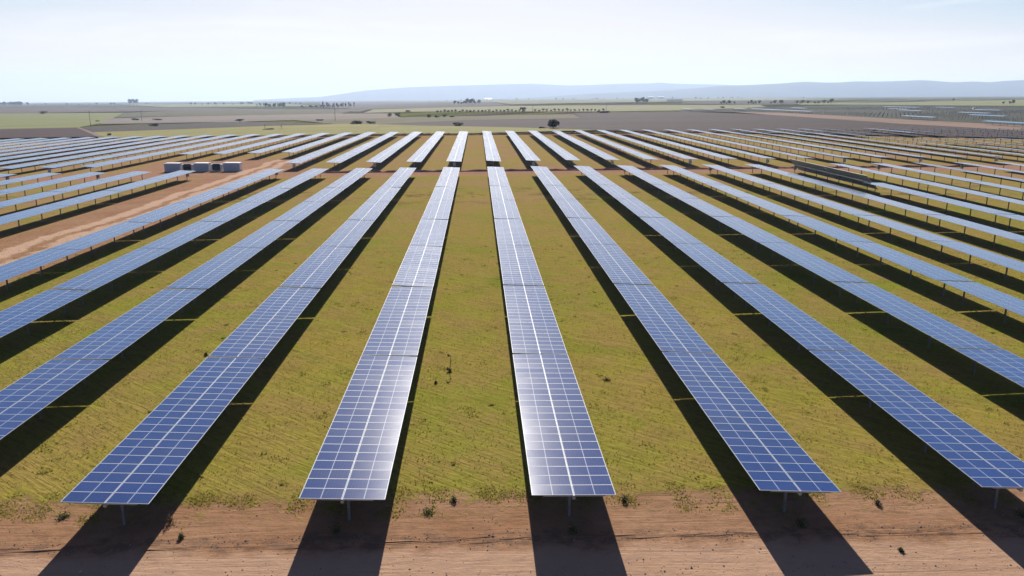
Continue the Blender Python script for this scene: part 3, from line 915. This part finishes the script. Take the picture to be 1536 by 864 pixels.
# white farm sheds far off
def shed(x, y, w, d, h, label, cat='farm shed'):
    r = link('farm_shed', None); r.location = (x, y, T(x, y) + 1); tag(r, label, cat, 'distant white farm sheds')
    mb = MB(); mb.box(-w / 2, w / 2, 0, d, -3, h, 0); link('wall', mb.mesh('wall', [M_WHITE]), r)
    mb = MB()
    e, rz = .8, h + w * .09
    A = [(-w / 2 - e, -e, h + .05), (w / 2 + e, -e, h + .05), (w / 2 + e, d / 2, rz), (-w / 2 - e, d / 2, rz)]
    B = [(-w / 2 - e, d / 2, rz), (w / 2 + e, d / 2, rz), (w / 2 + e, d + e, h + .05), (-w / 2 - e, d + e, h + .05)]
    mb.quad(A); mb.quad(B)
    link('roof', mb.mesh('roof', [M_WHITE]), r)
    mb = MB(); mb.box(-w * .12, w * .12, -.15, 0, -3, h * .7, 0); link('door', mb.mesh('door', [M_GREY]), r)
shed(1560, 7400, 58, 30, 15, 'left one of two bright white sheds below the hills')
shed(1650, 7400, 52, 30, 15, 'right one of two bright white sheds below the hills')
shed(105, 7800, 60, 30, 9, 'lone bright white shed below the middle of the hills')

# white van in the distant field
r = link('parked_van', None); r.location = (575, 938, T(575, 938) + .45); r.rotation_euler = (0, 0, R(70))
tag(r, 'small white van parked in the distant solar field at right', 'van')
mb = MB(); mb.box(-2.6, 1.3, -1, 1, .45, 2.4); mb.box(1.3, 2.6, -1, 1, .45, 1.3)
mb.quad([(1.3, -1, 1.3), (2.3, -.95, 1.3), (1.3, -.9, 2.4)]); mb.quad([(1.3, 1, 1.3), (1.3, .9, 2.4), (2.3, .95, 1.3)])
link('body', mb.mesh('body', [M_WHITE]), r)
mb = MB(); mb.quad([(2.3, -.95, 1.31), (2.3, .95, 1.31), (1.31, .9, 2.4), (1.31, -.9, 2.4)]); link('windscreen', mb.mesh('windscreen', [M_DARK]), r)
for sx in (-1.6, 1.6):
    for sy in (-1, 1):
        mb = MB(); mb.tube((sx, sy * .8, .35), (sx, sy * 1.02, .35), .35, .35, 12); link('wheel', mb.mesh('wheel', [M_DARK]), r)

# ------------------------------------------------------------------ near ground detail
def blades(n, xr, yr, hmin, hmax, seed, keep, wmul=1.0, name='grass', mat=None):
    r = np.random.default_rng(seed)
    x = r.uniform(*xr, n * 2); y = r.uniform(*yr, n * 2)
    k = keep(x, y, r); x, y = x[k][:n], y[k][:n]; n = len(x)
    hgt = r.uniform(hmin, hmax, n); a = r.uniform(0, np.pi, n); w = hgt * r.uniform(.35, .8, n) * wmul
    g = 1 - np.exp(-(np.maximum(y, 0) / 110) ** 1.6)
    z = .0125 * np.where(x < 0, x, 250 * np.tanh(x / 250)) * g - np.where(x < -50, .009 * (-x - 50) * g, 0) - .01
    lx, ly = r.normal(0, .4, n) * hgt, r.normal(0, .4, n) * hgt
    V = np.empty((n, 3, 3))
    V[:, 0] = np.c_[x - np.cos(a) * w, y - np.sin(a) * w, z]
    V[:, 1] = np.c_[x + np.cos(a) * w, y + np.sin(a) * w, z]
    V[:, 2] = np.c_[x + lx, y + ly, z + hgt]
    me = bpy.data.meshes.new(name)
    me.vertices.add(n * 3); me.vertices.foreach_set('co', V.reshape(-1))
    me.loops.add(n * 3); me.loops.foreach_set('vertex_index', np.arange(n * 3, dtype=np.int32))
    me.polygons.add(n); me.polygons.foreach_set('loop_start', np.arange(0, n * 3, 3, dtype=np.int32))
    me.update(calc_edges=True); me.validate()
    me.materials.append(mat or M_TUFT)
    return link(name, me)
def wob(x, y):
    return np.sin(x * 1.3 + y) * .3 + np.sin(x * .37) * .4 + np.sin(x * 3.1 + 1) * .15
def keep_grass(x, y, r):
    v = np.abs(x - .043 * y) < .66 * y + 4
    patch = np.sin(x * .9 + 1.3 * np.sin(y * .5)) * np.sin(y * .8 + np.sin(x * .7)) + r.normal(0, .5, len(x))
    return v & (y > 39.0 + wob(x, y)) & (patch > -.5) & (r.random(len(x)) < np.clip(1.25 - (y - 38) / 90, 0, 1))
o = blades(170000, (-95, 110), (38, 150), .04, .11, 5, keep_grass)
tag(o, 'short rough yellow-green grass covering the ground between the near panel rows', 'grass', kind='stuff')
def keep_edge(x, y, r):
    c = np.sin(x * 1.9) * np.sin(x * .63 + 2) + np.sin(y * 2.3 + x * .4) * .4 + r.normal(0, .35, len(x))
    d = np.abs(y - 38.6 - wob(x, y))
    return (np.abs(x - .043 * y) < .72 * y) & (c > .15 + d * .55)
o = blades(45000, (-32, 34), (35.0, 40.0), .03, .10, 9, keep_edge, 1.0, 'weeds')
tag(o, 'ragged green weeds along the edge between grass and red dirt', 'weeds', kind='stuff')
r_ = np.random.default_rng(31)
CX, CY = r_.uniform(-60, 70, 700), r_.uniform(39.5, 110, 700)
def keep_clump(x, y, r):
    # gather the blades into scattered clumps
    k = r.integers(0, 700, len(x)); s = r.uniform(.08, .45, 700)[k]
    x[:] = CX[k] + r.normal(0, 1, len(x)) * s; y[:] = CY[k] + r.normal(0, 1, len(x)) * s
    return (np.abs(x - .043 * y) < .68 * y + 2) & (y > 39.2)
o = blades(14000, (-60, 70), (39, 110), .05, .15, 33, keep_clump, .9, 'weed_tufts')
tag(o, 'coarser green tufts scattered through the short grass between panel rows', 'weeds', kind='stuff')
# stones and clods on the dirt
def pebbles(n, seed):
    r = np.random.default_rng(seed)
    ico = [(0, 0, 1), (.9, 0, .1), (.28, .85, .1), (-.72, .53, .1), (-.72, -.53, .1), (.28, -.85, .1)]
    fc = [(0, 1, 2), (0, 2, 3), (0, 3, 4), (0, 4, 5), (0, 5, 1)]
    V, F = [], []
    for k in range(n):
        y = r.uniform(29.5, 39.5); belt = r.random()
        if belt < .5: y = 34.5 + r.normal(0, .28)
        elif belt < .6: y = 31.6 + r.normal(0, .3)
        x = r.uniform(-27, 30); s = min(.085, r.lognormal(-3.65, .45)); i = len(V)
        q = r.uniform(.6, 1.3, 3); z = T(x, y); rot = r.uniform(0, 6.28); c_, s_ = math.cos(rot), math.sin(rot)
        for a, b, c in ico:
            a, b = a * q[0], b * q[1]
            V.append((x + (a * c_ - b * s_) * s, y + (a * s_ + b * c_) * s, z + c * s * q[2] * .8 - .01))
        F += [tuple(i + t for t in f) for f in fc]
    me = bpy.data.meshes.new('pebbles'); me.from_pydata(V, [], F)
    return me
t = NT('stone'); oi = t.n.new('ShaderNodeNewGeometry').outputs['Random Per Island']
t.set(Base_Color=t.ramp(oi, [(0, (0.1116, 0.0682, 0.0496)), (.6, (0.2046, 0.1364, 0.0992)), (.9, (0.2604, 0.1984, 0.1550)), (1, (0.4340, 0.3844, 0.3410))]), Roughness=.95)
me = pebbles(9000, 4); me.materials.append(t.m)
tag(link('pebbles', me), 'small stones and clods scattered over the red dirt in front', 'stones', kind='stuff')

# single weeds and dry bushes one can point at
M_DRY = leafy('dry_weed', (0.0620, 0.0465, 0.0248), (0.0992, 0.0744, 0.0372), .25)
M_GRN = leafy('green_weed', (0.0434, 0.0620, 0.0155), (0.0682, 0.0930, 0.0186), .35)
def weed(x, y, w, h, label, seed, dry=False, n=160):
    r = np.random.default_rng(seed); V, F = [], []
    for k in range(n):
        a = r.uniform(0, 6.28); t_ = r.uniform(.15, 1) ** .8; e = r.uniform(.1, 1.4)
        d = np.array([math.cos(a) * math.cos(e) * w / 2, math.sin(a) * math.cos(e) * w / 2, math.sin(e) * h])
        p = d * t_ * r.uniform(.7, 1.05); q = r.normal(size=3); q /= np.linalg.norm(q); b = np.cross(q, r.normal(size=3)); b /= np.linalg.norm(b)
        s = .045 * r.uniform(.6, 1.5); i = len(V)
        V += [tuple(p - q * s), tuple(p + b * s * .45), tuple(p + q * s), tuple(p - b * s * .45)]; F.append((i, i + 1, i + 2, i + 3))
    root = link('weed_plant', None); root.location = (x, y, T(x, y)); tag(root, label, 'weed', 'single weeds near the field edge')
    me = bpy.data.meshes.new('leaves'); me.from_pydata(V, [], F); me.materials.append(M_DRY if dry else M_GRN)
    link('leaves', me, root)
    mb = MB()
    for k in range(7):
        a = r.uniform(0, 6.28); e = r.uniform(.5, 1.4)
        mb.tube((0, 0, -.03), (math.cos(a) * math.cos(e) * w * .4, math.sin(a) * math.cos(e) * w * .4, math.sin(e) * h * .85), .012, .005, 4)
    link('stem', mb.mesh('stem', [M_BARK]), root)
weed(7.5, 37.9, 0.55, 0.4, 'dark dry clump on the dirt right of the second front panel end', 200, True)
weed(-15.1, 36.5, 0.75, 0.6, 'brown dry bush on the dirt right of the leftmost front panel end', 201, True)
weed(-6.8, 35.3, 1.0, 0.5, 'dark green weed in the shade below the left middle panel end', 202, False)
weed(4.5, 34.9, 0.9, 0.5, 'green weed in the shade below the right middle panel end', 203, False)
weed(20.5, 37.1, 0.5, 0.3, 'small dark dry clump on bare dirt between the two right shadows', 204, True)
weed(15.7, 35.1, 1.1, 0.5, 'dark weed in the shade below the front post right of centre', 205, False)
weed(27.1, 35.6, 0.9, 0.5, 'dark weed in the shade under the rightmost front panel end', 206, False)
weed(-1.3, 38.2, 0.6, 0.3, 'leafy green weed at the grass edge between the middle rows', 207, False)
weed(-2.6, 37.1, 1.1, 0.25, 'flat green weed patch on dirt between the two middle shadows', 208, False)
weed(-20.6, 37.3, 1.0, 0.3, 'flat green weed patch on dirt at the far left', 209, False)
weed(-14.1, 35.1, 0.4, 0.3, 'little green weed on dirt beside the leftmost shadow', 210, False)
weed(19.5, 32.8, 0.35, 0.18, 'tiny green weed at the edge of the track on the right', 211, False)
weed(9.4, 55.9, 0.9, 0.15, 'dark flat tuft pressed in the grass right of the middle panels', 212, True)
weed(-3.1, 55.7, 0.3, 0.2, 'small dark weed in the middle grass strip, left of the stalk', 213, True)
weed(-21.8, 62.8, 0.4, 0.3, 'dark spot weed in the grass left of the front left row', 214, True)

# thin dry stalk standing in the middle grass strip
r = link('dry_stalk', None); r.location = (-2.2, 58.2, T(-2.2, 58.2)); tag(r, 'thin dark dry stalk standing alone in the middle grass strip', 'dry plant')
mb = MB(); mb.tube((0, 0, -.1), (.10, .02, .65), .03, .025, 6); mb.tube((.10, .02, .65), (.14, .05, 1.25), .025, .018, 6); mb.tube((.10, .02, .65), (.24, 0, .95), .015, .01, 5)
link('stem', mb.mesh('stem', [M_BARK]), r)
link('seed_head', crown_mesh(.30, .22, 1.15, 60, .05, 5, M_DRY), r)
link('base_leaves', crown_mesh(.45, .3, 0, 90, .06, 6, M_DRY), r)

# ------------------------------------------------------------------ air
mb = MB(); mb.box(-24500, 24500, -400, 23200, -640, 300)
t = NT('haze_air')
for nd in list(t.n):
    if nd != t.out: t.n.remove(nd)
pv = t.n.new('ShaderNodeVolumePrincipled')
pv.inputs['Color'].default_value = (.60, .75, 1.0, 1)
pv.inputs['Density'].default_value = 6.2e-5
pv.inputs['Anisotropy'].default_value = 0.25
t.l.new(pv.outputs[0], t.out.inputs['Volume'])
tag(link('haze', mb.mesh('haze', [t.m])), 'pale blue haze lying over the distant plain', 'haze', kind='stuff')
